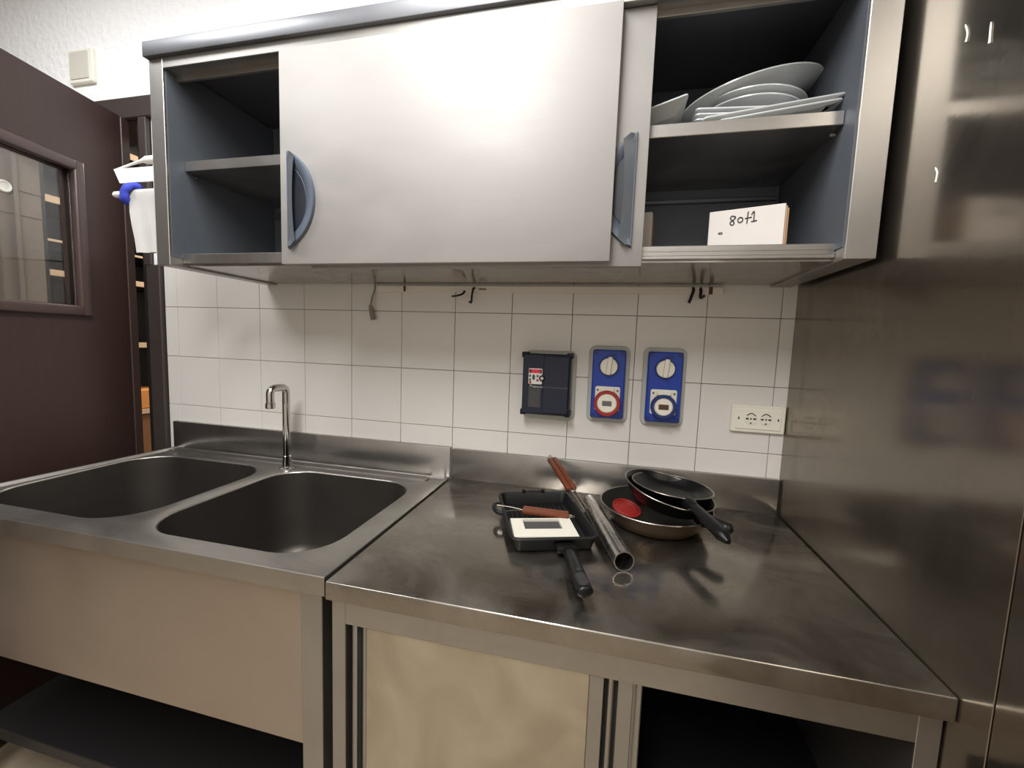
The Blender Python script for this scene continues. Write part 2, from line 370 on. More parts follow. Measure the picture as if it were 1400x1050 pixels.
ob = tag(bx('crate', M['brown_box'], None, -1.30, -1.01, .40, .72, .465, .84, bev=.004, loc=(-1.15, .56, .465)), 'brown wooden box under the orange one on the shelving behind the door', 'box')
b = NB(); m_ = Matrix.Translation((-.985, .016, 1.972)) @ Matrix.Rotation(pi / 2, 4, 'Y')
lathe(b, [(0, 0), (.026, 0), (.028, .004), (.024, .012), (.02, .012), (.016, .008), (0, .007)], 28, m_)
tag(obj('white_disc', b, M['white_plastic'], None, (-.985, .016, 1.972)), 'round white disc on the doorway lining behind the door glass', 'fixture')  # stand-in disc for a round white shape behind the glass

# ---- cream cover plate high on the plaster
cv = thing('cover_plate', 'square cream cover plate high on the white plaster wall', 'cover plate', (-.433, .004, 2.405))
b = NB(); wallplate(b, -.433, 2.405, .132, .130, .008, .004, -.012, .004); obj('frame', b, M['cream'], cv)
b = NB(); wallplate(b, -.437, 2.407, .100, .104, .004, -.011, -.015, .001); obj('blank_panel', b, M['grey_panel'], cv)

# ceiling lamp above the camera (out of frame, seen in the reflections)
cl = thing('ceiling_lamp', 'long white ceiling lamp in front of the wall cabinet', 'lamp', (1.25, -1.75, H))
bx('housing', M['lamp_tube'], cl, 0.98, 1.52, -2.87, -.63, 2.83, H, bev=.006)
cl = thing('ceiling_lamp', 'shorter unseen ceiling lamp added for left fill, nearer the open door', 'lamp', (-0.15, -0.95, H))  # housing added above the left fill light, out of frame
bx('housing', M['lamp_tube'], cl, -.57, .27, -1.14, -.76, 2.83, H, bev=.006)

# ================================================================== WALL CABINET
wc = thing('wall_cabinet', 'long stainless steel wall cabinet with two sliding doors, open at both ends', 'cabinet', (1.325, 0, 1.535))
SF = M['steel_frame']; SI = M['steel_inner']
bx('side_panel', SF, wc, .437, .484, -.40, -.002, 1.535, 2.092, bev=.0012)
bx('side_panel', SF, wc, 2.163, 2.217, -.40, -.002, 1.535, 2.092, bev=.0012)
bx('inner_lining', M['matte_steel'], wc, .4842, .4862, -.392, -.012, 1.56, 2.085)
bx('inner_lining', M['matte_steel'], wc, 2.1608, 2.1628, -.392, -.012, 1.56, 2.085)
bx('back_panel', M['matte_steel'], wc, .484, 2.163, -.010, -.002, 1.545, 2.092)
bx('bottom_panel', M['steel_under'], wc, .484, 2.163, -.350, -.010, 1.540, 1.553)
bx('back_rail', SI, wc, .49, 2.155, -.022, -.0105, 1.772, 1.784, bev=.002)
bx('top_panel', M['steel_lip'], wc, .431, 2.221, -.412, -.002, 2.092, 2.131, bev=.002, seg=2)
b = NB(); box(b, .484, 2.163, -.40, -.352, 2.064, 2.092, .0012); box(b, .484, 2.163, -.364, -.354, 2.050, 2.066, .001)
obj('top_track', b, M['steel_frame'], wc)
b = NB(); box(b, .484, 2.163, -.362, -.345, 1.545, 1.574, .0012)
for z in (1.554, 1.563): box(b, .86, 2.163, -.3632, -.362, z - .002, z + .002, .0005)
obj('bottom_rail', b, M['steel_rail'], wc)
b = NB(); box(b, .487, 2.160, -.348, -.012, 1.812, 1.840, .0012)
obj('shelf', b, M['steel_rail'], wc)
for x in (.4875, 2.159):
    b = NB(); tube(b, [(x, -.32, 1.805), (x + (.012 if x < 1 else -.012), -.32, 1.805)], .004, 8); obj('shelf_pin', b, M['wire'], wc)

def make_handle(door, fx, cz, yf, d):
    """half-moon pull: flat edge at fx, bulging towards d (+1 right, -1 left)"""
    hh = .123; bulge = .080
    def arc(h, bl, x0, n=22):
        # circular-ish arc from (x0,-h) to (x0,h) bulging to x0+bl
        R = (h * h + bl * bl) / (2 * bl); c = bl - R; a = math.asin(min(1, h / R)); 
        return [(x0 + c + R * cos(-a + 2 * a * k / n), R * sin(-a + 2 * a * k / n)) for k in range(n + 1)]
    def lp(h, bl, x0, y): return [(fx + d * u, y, cz + v) for u, v in arc(h, bl, x0)]
    bm = NB()
    loft(bm, [lp(hh, bulge, 0, yf), lp(hh, bulge, 0, yf - .003), lp(hh - .004, bulge - .003, .001, yf - .008), lp(hh - .014, bulge - .010, .003, yf - .0085),
              lp(hh - .034, bulge - .030, .006, yf - .002), lp(hh - .035, bulge - .031, .006, yf - .0012)], True, True)
    h = obj('handle', bm, M['slate'], door, smooth=35)
    bm = NB(); loft(bm, [lp(hh - .0355, bulge - .0315, .006, yf - .0022), lp(hh - .0365, bulge - .0325, .006, yf - .0028)]); obj('finger_recess', bm, M['pocket'], h)
    # raised grip fin along the flat edge, with a concave inner edge
    n = 18; outer = []; inner = []
    for k in range(n + 1):
        v = -hh + .006 + (2 * hh - .012) * k / n; q = abs(v) / hh
        wd = .023 + .008 * q * q - (.026 * max(0, q - .86) / .14)
        outer.append((fx + d * .001, yf - .0045, cz + v)); inner.append((fx + d * (.001 + wd), yf - .0175 + .006 * q ** 8, cz + v))
    bm = NB(); O = [bm.verts.new(p) for p in outer]; I = [bm.verts.new(p) for p in inner]
    O2 = [bm.verts.new((p[0], yf - .002, p[2])) for p in outer]; I2 = [bm.verts.new((p[0] - d * .001, p[1] + .0025, p[2])) for p in inner]
    for k in range(n):
        bm.faces.new((O[k], O[k + 1], I[k + 1], I[k])); bm.faces.new((I[k], I[k + 1], I2[k + 1], I2[k]))
        bm.faces.new((I2[k], I2[k + 1], O2[k + 1], O2[k])); bm.faces.new((O2[k], O2[k + 1], O[k + 1], O[k]))
    bm.faces.new((O[0], I[0], I2[0], O2[0])); bm.faces.new((O[n], O2[n], I2[n], I[n]))
    obj('grip', bm, M['slate_dark'], h, smooth=40)
def sdoor(x0, x1, yf, z0, z1):
    bm = NB(); box(bm, x0, x1, yf, yf + .018, z0, z1, .0015, 2)
    return obj('sliding_door', bm, M['steel_door'], wc)
d1 = sdoor(.868, 1.712, -.409, 1.533, 2.063); make_handle(d1, .893, 1.694, -.409, 1)
d2 = sdoor(.938, 1.781, -.383, 1.526, 2.063); make_handle(d2, 1.757, 1.688, -.383, -1)

# ================================================================== BASE CABINET + WORKTOP
wt = thing('worktop', 'stainless steel worktop with folded front lip and low upstand, pans lying on it', 'worktop', (1.72, -.345, .83))
TX0, TX1, TY = 1.208, 2.231, -.692
b = NB(); box(b, TX0, TX1, TY, -.016, .832, .870, .003, 3)
obj('top', b, M['steel_top'], wt)
b = NB(); box(b, TX0, TX1, -.018, -.002, .866, .974, .0015, 2); obj('upstand', b, M['steel_rail'], wt)
bc = thing('base_cabinet', 'stainless steel base cabinet with sliding doors under the worktop, right half open', 'cabinet', (1.72, -.34, 0))
FY = -.672
bx('side_panel', SF, bc, 1.212, 1.238, FY + .004, -.02, .02, .831, bev=.001)
bx('side_panel', SF, bc, 2.202, 2.228, FY + .004, -.02, .02, .831, bev=.001)
bx('back_panel', M['steel_inner_shade'], bc, 1.238, 2.202, -.032, -.02, .10, .831)
bx('bottom_panel', M['steel_inner_shade'], bc, 1.238, 2.202, FY + .02, -.032, .12, .15)
bx('mid_shelf', M['steel_inner_shade'], bc, 1.24, 2.20, -.55, -.034, .45, .48)
bx('top_rail', M['steel_rail'], bc, 1.238, 2.202, FY, FY + .03, .774, .831, bev=.001)
bx('stile', SF, bc, 1.210, 1.240, FY - .001, FY + .004, .02, .831, bev=.0008)
bx('stile', SF, bc, 2.200, 2.230, FY - .001, FY + .004, .02, .831, bev=.0008)
bx('bottom_rail', M['steel_rail'], bc, 1.238, 2.202, FY, FY + .03, .10, .15, bev=.001)
for x in (1.225, 2.215):
    for y in (-.62, -.07):
        b = NB(); tube(b, [(x, y, 0), (x, y, .03)], .012, 14); obj('foot', b, M['black_plastic'], bc)
fd = bx('sliding_door', M['steel_basedoor'], bc, 1.284, 1.722, FY + .004, FY + .020, .152, .772, bev=.0012)
b = NB(); box(b, 1.277, 1.2838, FY + .004, FY + .018, .152, .772, .001); obj('edge_strip', b, SF, fd)
b = NB(); box(b, 1.7222, 1.747, FY + .004, FY + .018, .152, .772, .001); obj('edge_strip', b, SF, fd)
b = NB(); tube(b, [(1.759, FY + .012, .155), (1.759, FY + .012, .770)], .006, 12); obj('pull_profile', b, M['steel_rail'], fd)
b = NB(); box(b, 1.7472, 1.771, FY + .017, FY + .020, .152, .772); obj('pull_channel', b, M['shadow_gap'], fd)  # dark strip painting the shade behind the pull
rd = bx('sliding_door', SI, bc, 1.262, 1.770, FY + .024, FY + .036, .152, .772)
b = NB(); box(b, 1.7712, 1.797, FY + .012, FY + .036, .152, .772, .001); obj('edge_strip', b, SF, rd)
b = NB(); box(b, 1.802, 1.812, FY + .008, FY + .03, .152, .772, .002); box(b, 1.797, 1.802, FY + .02, FY + .03, .152, .772); obj('pull_profile', b, SF, rd)
b = NB(); box(b, 1.249, 1.261, FY + .008, FY + .03, .152, .770, .003, 2); obj('pull_profile', b, SF, rd)
bx('gap_shade_strip', M['shadow_gap'], bc, 1.2385, 1.262, FY + .032, FY + .034, .152, .772)  # dark sheet painting the shade in the left recess

# ================================================================== SINK UNIT
su = thing('sink_unit', 'stainless steel double sink unit with deep front panel, left of the worktop', 'sink', (.59, -.345, 0))
SY = -.683; RZ = .872; DZ = .864
def outline(ins, z, yb=-.004):
    # outer edge of the sink top; the left side is slightly splayed towards the front
    x1 = 1.2 - ins
    return [(x1, SY + ins, z), (x1, yb - ins, z), (-.015 + ins, yb - ins, z), (-.06 + ins, SY + ins, z)]
def bowl_loop(cx0, cx1, y0, y1, r, z, ins=0.0, n=8):
    return [((cx0 + cx1) / 2 + u, (y0 + y1) / 2 + v, z) for u, v in rrect(cx1 - cx0 - 2 * ins, y1 - y0 - 2 * ins, max(.01, r - ins), n)]
BL = (-.010, .552, -.612, -.100, .13); BR = (.602, 1.125, -.620, -.092, .12)
b = NB()
R = loft(b, [outline(0, .832), outline(0, RZ - .0015), outline(.0015, RZ), outline(.012, RZ), outline(.020, DZ)], False, False)
# sunken deck with two holes
deck = R[-1]; es = [b.edges.get((deck[k], deck[(k + 1) % 4])) for k in range(4)]
holes = []
for B_ in (BL, BR):
    vs = [b.verts.new(p) for p in bowl_loop(*B_, DZ)]; holes.append(vs)
    es += [b.edges.new((vs[k], vs[(k + 1) % len(vs)])) for k in range(len(vs))]
bmesh.ops.triangle_fill(b, use_beauty=True, use_dissolve=False, edges=es)
# rolled lip into each bowl
for B_, vs in zip((BL, BR), holes):
    prev = vs
    for ins, z in ((.0025, DZ - .0008), (.005, DZ - .003), (.007, DZ - .007)):
        nv = [b.verts.new(p) for p in bowl_loop(*B_, z, ins)]
        for k in range(len(nv)): b.faces.new((prev[k], prev[(k + 1) % len(nv)], nv[(k + 1) % len(nv)], nv[k]))
        prev = nv
obj('top', b, M['steel_sink'], su, smooth=35)
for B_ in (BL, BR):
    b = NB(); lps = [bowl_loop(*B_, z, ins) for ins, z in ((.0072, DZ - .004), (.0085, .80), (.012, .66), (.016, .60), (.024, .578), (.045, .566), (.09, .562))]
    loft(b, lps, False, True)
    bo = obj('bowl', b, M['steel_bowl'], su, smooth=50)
    b = NB(); cx, cy = (B_[0] + B_[1]) / 2, (B_[2] + B_[3]) / 2
    lathe(b, [(0, .5625), (.012, .5625), (.02, .5645), (.04, .5645), (.044, .5625)], 28, Matrix.Translation((cx, cy, 0))); obj('drain', b, M['chrome'], bo)
# raised ledge strip along the back of the deck and the upstand
b = NB(); L1 = []
for (dx, dy, z) in ((0, 0, DZ - .001), (0, 0, DZ + .003), (.003, .003, DZ + .0055)):
    L1.append([(.567 + u, -.047 + v, z) for u, v in rrect(1.13 - 2 * dx, .040 - 2 * dy, .012, 4)])
loft(b, L1); obj('back_ledge', b, M['steel_sink'], su)
b = NB(); box(b, -.022, 1.2, -.018, -.002, .866, .978, .0015, 2); obj('upstand', b, M['steel_rail'], su)
b = NB(); box(b, -.017, 1.128, SY + .022, SY + .026, .472, .834, .0008); obj('front_panel', b, M['steel_apron'], su)
b = NB(); box(b, -.021, -.017, SY + .026, -.03, .472, .834); obj('side_panel', b, SF, su)
b = NB(); box(b, -.015, 1.17, -.615, -.03, .150, .185, .0015); obj('under_sink_shade', b, M['frame_dark'], su)  # near-black board added to stand in for the shade under the sink
b = NB(); box(b, 1.172, 1.177, SY + .065, -.075, .472, .834); obj('side_panel', b, SF, su)
for x0, x1 in ((1.128, 1.178), (-.017, .025)):
    for y0, y1 in ((SY + .021, SY + .063), (-.075, -.033)):
        if x0 < 1 and y0 < -.3: z1 = .4715
        else: z1 = .836
        b = NB(); box(b, x0, x1, y0, y1, .02, z1, .0015, 1); lg = obj('leg', b, SF, su)
        b = NB(); tube(b, [((x0 + x1) / 2, (y0 + y1) / 2, 0), ((x0 + x1) / 2, (y0 + y1) / 2, .021)], .014, 14); obj('foot', b, M['black_plastic'], lg)

# faucet
fa = thing('faucet', 'chrome swan-neck faucet standing behind the divider of the double sink', 'faucet', (.602, -.072, .868))
FX, FYY = .603, -.100
b = NB(); lathe(b, [(0, .864), (.026, .864), (.026, .868), (.017, .872), (.0165, .874), (.0165, .885), (.014, .905), (.0145, .912), (.0125, .914), (0, .914)], 24, Matrix.Translation((FX, FYY, 0)))
obj('base', b, M['chrome'], fa)
tx, ty = .597, -.166; zt = 1.163
def arcpts(c, a, bb, r, n=7): return [Vector(c) + Vector(a) * r * cos(t * pi / 2 / n) + Vector(bb) * r * sin(t * pi / 2 / n) for t in range(n + 1)]
dv = Vector((tx - FX, ty - FYY, 0)); ln = dv.length; dv.normalize(); r_ = .019
P = [Vector((FX, FYY, .91)), Vector((FX, FYY, 1.05))] + arcpts(Vector((FX, FYY, zt - r_)) + dv * r_, -dv, (0, 0, 1), r_) + arcpts(Vector((FX, FYY, zt - r_)) + dv * (ln - r_), (0, 0, 1), dv, r_) + [Vector((tx, ty, 1.108))]
b = NB(); tube(b, P, .0128, 18); obj('spout', b, M['chrome'], fa, smooth=60)
b = NB(); lathe(b, [(0, 1.094), (.013, 1.094), (.0155, 1.096), (.0155, 1.112), (.0135, 1.114), (0, 1.114)], 20, Matrix.Translation((tx, ty, 0))); obj('aerator', b, M['chrome'], fa)

# ================================================================== THINGS ON THE TILED WALL
# white hook rail
hr = thing('hook_rail', 'chipped white hook rail along the tiles under the wall cabinet', 'rail', (1.47, 0, 1.525))
bx('strip', M['rail_white'], hr, .905, 2.039, -.010, -.001, 1.512, 1.534, bev=.001)
def hook(name, pts, r=.0032):
    b = NB(); tube(b, smooth_path(pts, 5), r, 8); return obj(name, b, M['iron_hook'], hr, smooth=60)
hook('hook', [(1.233, -.008, 1.516), (1.234, -.018, 1.508), (1.222, -.03, 1.500), (1.20, -.034, 1.496)])
hook('hook', [(1.270, -.008, 1.528), (1.270, -.022, 1.522), (1.269, -.03, 1.50), (1.268, -.032, 1.478), (1.261, -.036, 1.480)], .0036)
hook('hook', [(1.955, -.008, 1.53), (1.954, -.024, 1.522), (1.948, -.03, 1.502), (1.942, -.034, 1.484)], .0044)
hook('hook', [(1.976, -.008, 1.53), (1.975, -.02, 1.518), (1.974, -.028, 1.500), (1.984, -.034, 1.506)], .0042)
for x, z in ((1.236, 1.515), (1.956, 1.525), (1.977, 1.525), (1.015, 1.523)):
    b = NB(); disc_y(b, x, z, .004, -.009, -.012, 12, .001); obj('screw', b, M['iron_hook'], hr)
bx('clip', M['rust'], hr, 1.999, 2.009, -.013, -.009, 1.512, 1.534, bev=.001)
bx('clip', M['rust'], hr, 1.012, 1.019, -.014, -.009, 1.514, 1.534, bev=.001)
bx('tape', M['cable'], hr, 1.286, 1.312, -.0115, -.0095, 1.520, 1.527, bev=.0008)
# hanging cable with a connector
hc = thing('hanging_cable', 'short grey cable with a connector hanging over the tiles left of the hook rail', 'cable', (.895, -.01, 1.53))
b = NB(); tube(b, smooth_path([(.902, -.012, 1.541), (.901, -.012, 1.52), (.893, -.016, 1.49), (.886, -.016, 1.458)], 6), .0032, 8); obj('wire', b, M['cable'], hc, smooth=60)
b = NB(); tube(b, [(.885, -.016, 1.464), (.890, -.016, 1.448), (.897, -.016, 1.414)], [.005, .0085, .0085], 12); obj('connector', b, M['cable'], hc)

# frequency drive box
dr = thing('motor_drive', 'dark navy motor drive box with red display and keypad on the tiles', 'control box', (1.535, 0, 1.215))
b = NB(); wallplate(b, 1.5375, 1.2145, .168, .228, .022, -.001, -.010, .003); obj('gasket', b, M['grey_gasket'], dr)
b = NB(); wallplate(b, 1.532, 1.2215, .150, .192, .005, -.009, -.062, .004); obj('housing', b, M['drive_blue'], dr)
b = NB(); wallplate(b, 1.564, 1.2215, .080, .180, .003, -.061, -.068, .002); obj('cover', b, M['drive_blue'], dr)
b = NB(); box(b, 1.525, 1.603, -.0685, -.0675, 1.2125, 1.2145); obj('seam', b, M['slate_dark'], dr)
b = NB()
for (x, z) in ((1.4605, 1.3135), (1.6035, 1.3135), (1.4605, 1.1295), (1.6035, 1.1295)):
    b = NB(); box(b, x - .009, x + .009, -.058, -.012, z - .009, z + .009, .003, 2); obj('corner_bracket', b, M['black_plastic'], dr)
b = NB(); box(b, 1.455, 1.609, -.050, -.012, 1.1225, 1.129, .002); obj('base_strip', b, M['black_plastic'], dr)
kp = obj('keypad', wallplate(NB(), 1.4985, 1.246, .044, .050, .003, -.060, -.0645, .001), M['label_white'], dr)
bx('display', M['led_dark'], kp, 1.478, 1.519, -.0655, -.064, 1.256, 1.268, bev=.0006)
for k in range(3):      # three seven-segment zeros
    x = 1.490 + k * .009; bm = NB()
    for (a0, a1, c0, c1) in ((-.003, .003, .0042, .0054), (-.003, .003, -.0054, -.0042), (-.0034, -.0022, -.0054, .0054), (.0022, .0034, -.0054, .0054)):
        box(bm, x + a0, x + a1, -.0662, -.0652, 1.262 + c0, 1.262 + c1)
    obj('digit', bm, M['led'], kp)
for x, z, m_ in ((1.482, 1.247, 'key_green'), (1.482, 1.235, 'key_green'), (1.4935, 1.243, 'label_grey'), (1.506, 1.247, 'key_green'), (1.506, 1.234, 'key_red'), (1.483, 1.2265, 'key_red')):
    tall = m_ == 'label_grey'
    b = NB(); disc_y(b, x, z, .0042, -.064, -.0665, 16, .0008)
    if tall: bmesh.ops.scale(b, vec=(1, 1, 2.2), space=Matrix.Translation((-x, 0, -z)), verts=b.verts[:])
    obj('key', b, M[m_], kp)
b = NB(); disc_y(b, 1.521, 1.241, .0095, -.060, -.071, 22, .001); kn = obj('knob', b, M['black_plastic'], kp)
b = NB(); disc_y(b, 1.521, 1.241, .0048, -.070, -.0722, 18, .001); obj('knob_face', b, M['grey_panel'], kn)
lb = bx('rating_label', M['label_grey'], dr, 1.478, 1.517, -.0632, -.0615, 1.147, 1.215, bev=.0003)
b = NB()
for k in range(9):
    box(b, 1.481, 1.481 + (.032 if k not in (3, 8) else .018), -.0636, -.063, 1.151 + k * .0058, 1.1515 + k * .0058)
obj('small_print', b, M['slate_dark'], lb)
def text(name, s, loc, size, m, parent, shear=0.0, rot=(pi / 2, 0, 0), ext=.0004):
    c = bpy.data.curves.new(name, 'FONT'); c.body = s; c.size = size; c.extrude = ext; c.shear = shear; c.align_x = 'LEFT'; c.resolution_u = 2
    t = bpy.data.objects.new(name, c); COL.objects.link(t)
    dg = bpy.context.evaluated_depsgraph_get(); me = bpy.data.meshes.new_from_object(t.evaluated_get(dg)); bpy.data.objects.remove(t); bpy.data.curves.remove(c)
    me.transform(Matrix.Translation(loc) @ Matrix.Rotation(rot[2], 4, 'Z') @ Matrix.Rotation(rot[0], 4, 'X'))
    me.transform(Matrix.Translation(-root_loc(parent))); me.materials.clear(); me.materials.append(m)
    o = bpy.data.objects.new(name, me); link(o, parent); return o
b = NB()     # maker's mark: a slanted block letter shape
for q in (((1.4795, 1.2085), (1.4815, 1.2085), (1.4845, 1.2180), (1.4825, 1.2180)), ((1.4825, 1.2180), (1.4885, 1.2180), (1.4880, 1.2160), (1.4835, 1.2160)), ((1.4815, 1.2135), (1.4865, 1.2135), (1.4875, 1.2155), (1.4822, 1.2155))):
    loft(b, [[(x, -.0628, z) for x, z in q], [(x, -.0616, z) for x, z in q]])
obj('maker_mark', b, M['label_white'], dr)
text('maker_name', 'FRENIC-Mini', (1.4900, -.0632, 1.2108), .0064, M['label_white'], dr, .2)

# two blue industrial sockets
def blue_socket(cx, ring_m, ring_dark, label, bolt):
    t = thing('industrial_socket', label, 'power socket', (cx, 0, 1.229), group='blue switched sockets on the tiles')
    b = NB(); wallplate(b, cx, 1.229, .126, .243, .022, -.001, -.010, .003, 6); obj('gasket', b, M['grey_gasket'], t)
    b = NB(); wallplate(b, cx, 1.2305, .100, .214, .006, -.009, -.034, .003); hs = obj('housing', b, M['blue'], t)
    for sx in (-1, 1):
        for sz in (-1, 1):
            b = NB(); disc_y(b, cx + sx * .042, 1.2305 + sz * .099, .0068, -.033, -.0355, 14, .0008); obj('screw', b, M['navy'], hs)
    b = NB(); box(b, cx + .0, cx + .022, -.0348, -.0335, 1.3185, 1.3255); obj('marking', b, M['navy'], hs)
    b = NB(); disc_y(b, cx, 1.2865, .030, -.033, -.0375, 32, .001); obj('knob_ring', b, M['navy'], t)
    b = NB(); disc_y(b, cx, 1.2865, .0262, -.0365, -.047, 32, .002); kb = obj('switch_knob', b, M['old_plastic'], t)
    b = NB(); m_ = Matrix.Translation((cx + .001, -.052, 1.2875)) @ Matrix.Rotation(.09, 4, 'Y')
    box(b, -.007, .007, -.006, .008, -.026, .029, .003, 2, m_); obj('grip', b, M['old_plastic'], kb)
    b = NB(); wallplate(b, cx, 1.186, .076, .076, .006, -.033, -.040, .002); fl_ = obj('socket_flange', b, M['old_plastic'], t)
    for sx in (-1, 1): 
        b = NB(); disc_y(b, cx + sx * .030, 1.2125, .0036, -.0395, -.0412, 12, .0006); obj('screw', b, M['screen_grey'], fl_)
    b = NB(); box(b, cx - .020, cx + .020, -.050, -.038, 1.207, 1.2185, .002, 1); obj('hinge', b, M['old_plastic'], fl_)
    b = NB(); m_ = Matrix.Translation((cx, -.040, 1.173)) @ Matrix.Rotation(pi / 2, 4, 'X')
    rr = .040 if not ring_dark else .037
    lathe(b, [(rr - .008, 0), (rr, 0), (rr, .016), (rr - .002, .018), (rr - .009, .018), (rr - .010, .016), (rr - .010, .004)], 40, m_); obj('ring', b, ring_m, t)
    b = NB(); disc_y(b, cx, 1.173, rr - .010, -.040, -.0565, 36, .003); lid = obj('lid', b, M['old_plastic'], t)
    b = NB(); box(b, cx - .0145, cx + .0145, -.0575, -.0555, 1.165, 1.181, .0008); obj('rating_label', b, M['screen_grey'] if not ring_dark else M['rust'], lid)
    b = NB()
    for k in range(3): box(b, cx - .011, cx + .011, -.0579, -.0573, 1.1685 + k * .0042, 1.1692 + k * .0042)
    obj('small_print', b, M['label_grey'], lid)
    return t
blue_socket(1.7235, M['red'], False, 'blue switched wall socket with a red ring, middle of the three boxes on the tiles', 0)
blue_socket(1.8895, M['navy'], True, 'blue switched wall socket with a dark blue ring, right of the red-ringed one', 0)

# double household outlet
so = thing('wall_outlet', 'yellowed white double outlet low on the tiles beside the steel wall', 'outlet', (2.161, 0, 1.149))
b = NB(); wallplate(b, 2.161, 1.149, .146, .082, .005, -.001, -.011, .003); obj('frame', b, M['old_plastic'], so)
b = NB(); wallplate(b, 2.161, 1.149, .122, .060, .003, -.010, -.0135, .001); pl = obj('insert', b, M['cream'], so)
for cx in (2.141, 2.181):
    b = NB(); disc_y(b, cx, 1.150, .0175, -.013, -.0148, 28, .0008); sk = obj('socket_face', b, M['old_plastic'], so)
    b = NB()
    for dx, dz, ww, hh in ((-.010, 0, .0075, .0046), (0, 0, .0042, .0042), (.010, 0, .0075, .0046), (0, -.0125, .0042, .0042)):
        box(b, cx + dx - ww / 2, cx + dx + ww / 2, -.0152, -.0146, 1.150 + dz - hh / 2, 1.150 + dz + hh / 2)
    b2 = smooth_path([(cx - .012, -.0149, 1.1595), (cx - .005, -.0149, 1.165), (cx, -.0149, 1.1665), (cx + .005, -.0149, 1.165), (cx + .012, -.0149, 1.1595)], 4)
    tube(b, b2, .0014, 6); obj('pin_holes', b, M['ink'], sk)
for cx in (2.108, 2.214):
    b = NB(); box(b, cx - .0018, cx + .0018, -.0142, -.0132, 1.147, 1.154); obj('screw_slot', b, M['ink'], so)

# ================================================================== TOWEL HOLDER ON THE CABINET'S LEFT SIDE
th = thing('towel_holder', 'white plastic towel holder on the left side of the wall cabinet', 'holder', (.437, -.32, 1.80))
bx('mount_plate', M['white_plastic'], th, .429, .4365, -.37, -.22, 1.68, 1.86, bev=.002)
b = NB(); loft(b, [[(.222, -.354, 1.831), (.43, -.354, 1.831), (.43, -.349, 1.831), (.222, -.349, 1.831)], [(.241, -.352, 1.790), (.43, -.352, 1.790), (.43, -.347, 1.790), (.241, -.347, 1.790)]])
obj('tray', b, M['white_plastic'], th)
b = NB(); tube(b, [(.224, -.350, 1.830), (.285, -.349, 1.843), (.325, -.348, 1.851), (.345, -.347, 1.853), (.428, -.346, 1.853)], [.0028, .0035, .005, .011, .012], 12); obj('arm', b, M['white_plastic'], th)
b = NB(); tube(b, [(.213, -.35, 1.757), (.216, -.35, 1.757), (.222, -.35, 1.757), (.43, -.35, 1.757)], [.003, .007, .0095, .0095], 14); obj('rod', b, M['white_plastic'], th)
# blue cloth loop on the rod
b = NB(); prof = []
nA, nB = 40, 14; ring = []
for i in range(nA):
    a = 2 * pi * i / nA; row = []
    for j in range(nB):
        t = 2 * pi * j / nB
        wob = 1 + .10 * sin(5 * a + 1.3) + .06 * sin(9 * a + t)
        rr = .0215 + .0095 * cos(t) * wob
        row.append(b.verts.new((.290 + .016 * sin(t) * wob + .012 * sin(a + .4), -.352 + rr * cos(a) * .9, 1.752 + rr * sin(a) * 1.12 + .002)))
    ring.append(row)
for i in range(nA):
    for j in range(nB): b.faces.new((ring[i][j], ring[(i + 1) % nA][j], ring[(i + 1) % nA][(j + 1) % nB], ring[i][(j + 1) % nB]))
tag(obj('scrub_band', b, M['blue_cloth'], None, (.290, -.352, 1.72), smooth=60), 'bright blue cloth bunched round the white holder rod', 'cloth')
# white towel over the rod
b = NB(); prof = [(-.330, 1.640)]
path = [(-.338, 1.62), (-.3385, 1.70), (-.3385, 1.75)] + [(-.35 + .0115 * cos(t), 1.757 + .0115 * sin(t)) for t in [k * pi / 8 for k in range(9)]] + [(-.362, 1.74), (-.364, 1.70), (-.366, 1.66), (-.366, 1.62), (-.365, 1.579)]
nx = 8; G = []
for i in range(nx + 1):
    col = []
    for (y, z) in path:
        f = max(0, (1.757 - z) / .178) if y < -.35 else 0
        xl = .292 + .020 * f ** 1.6 - .004 * sin(f * 6)
        x = xl + (.427 - xl) * i / nx
        col.append(b.verts.new((x, y - .004 * f * sin(i * 1.7), z)))
    G.append(col)
for i in range(nx):
    for j in range(len(path) - 1): b.faces.new((G[i][j], G[i + 1][j], G[i + 1][j + 1], G[i][j + 1]))
ext = bmesh.ops.solidify(b, geom=b.faces[:], thickness=.0016)
tag(obj('hand_towel', b, M['towel'], None, (.36, -.35, 1.58), smooth=50), 'plain white towel hanging over the holder rod beside the cabinet', 'towel')

# ================================================================== CHINA AND BOXES IN THE WALL CABINET
SH = 1.840
def plate_square(name, label, w_, d_, loc, rot, rim=.012, group='white plates on the cabinet shelf'):
    t = thing(name, label, 'plate', loc, rot, group)
    bm = NB(); def_l = []
    for ww, z in ((.52, 0), (.56, .0), (.97, rim), (1.0, rim + .001), (1.0, rim + .004), (.965, rim + .0045), (.60, .006), (.56, .005)):
        def_l.append([(u, v, z) for u, v in rrect(w_ * ww if ww > .9 else w_ - (1 - ww) * .13, d_ * ww if ww > .9 else d_ - (1 - ww) * .13, .008, 3)])
    loft(bm, def_l); obj('plate_body', bm, M['white_china'], t, local=True, smooth=40); return t
def plate_round(name, label, r, loc, rot, sy=1.0, depth=.02, group='white plates on the cabinet shelf'):
    t = thing(name, label, 'plate', loc, rot, group)
    bm = NB(); lathe(bm, [(0, .002), (r * .52, .002), (r * .55, 0), (r * .58, .001), (r * .66, depth * .45), (r * .98, depth), (r, depth + .001), (r, depth + .004), (r * .985, depth + .0048), (r * .93, depth + .003), (r * .66, depth * .45 + .004), (r * .56, .006), (0, .005)], 56, None, sy)
    obj('plate_body', bm, M['white_china'], t, local=True, smooth=45); return t
R_ = math.radians
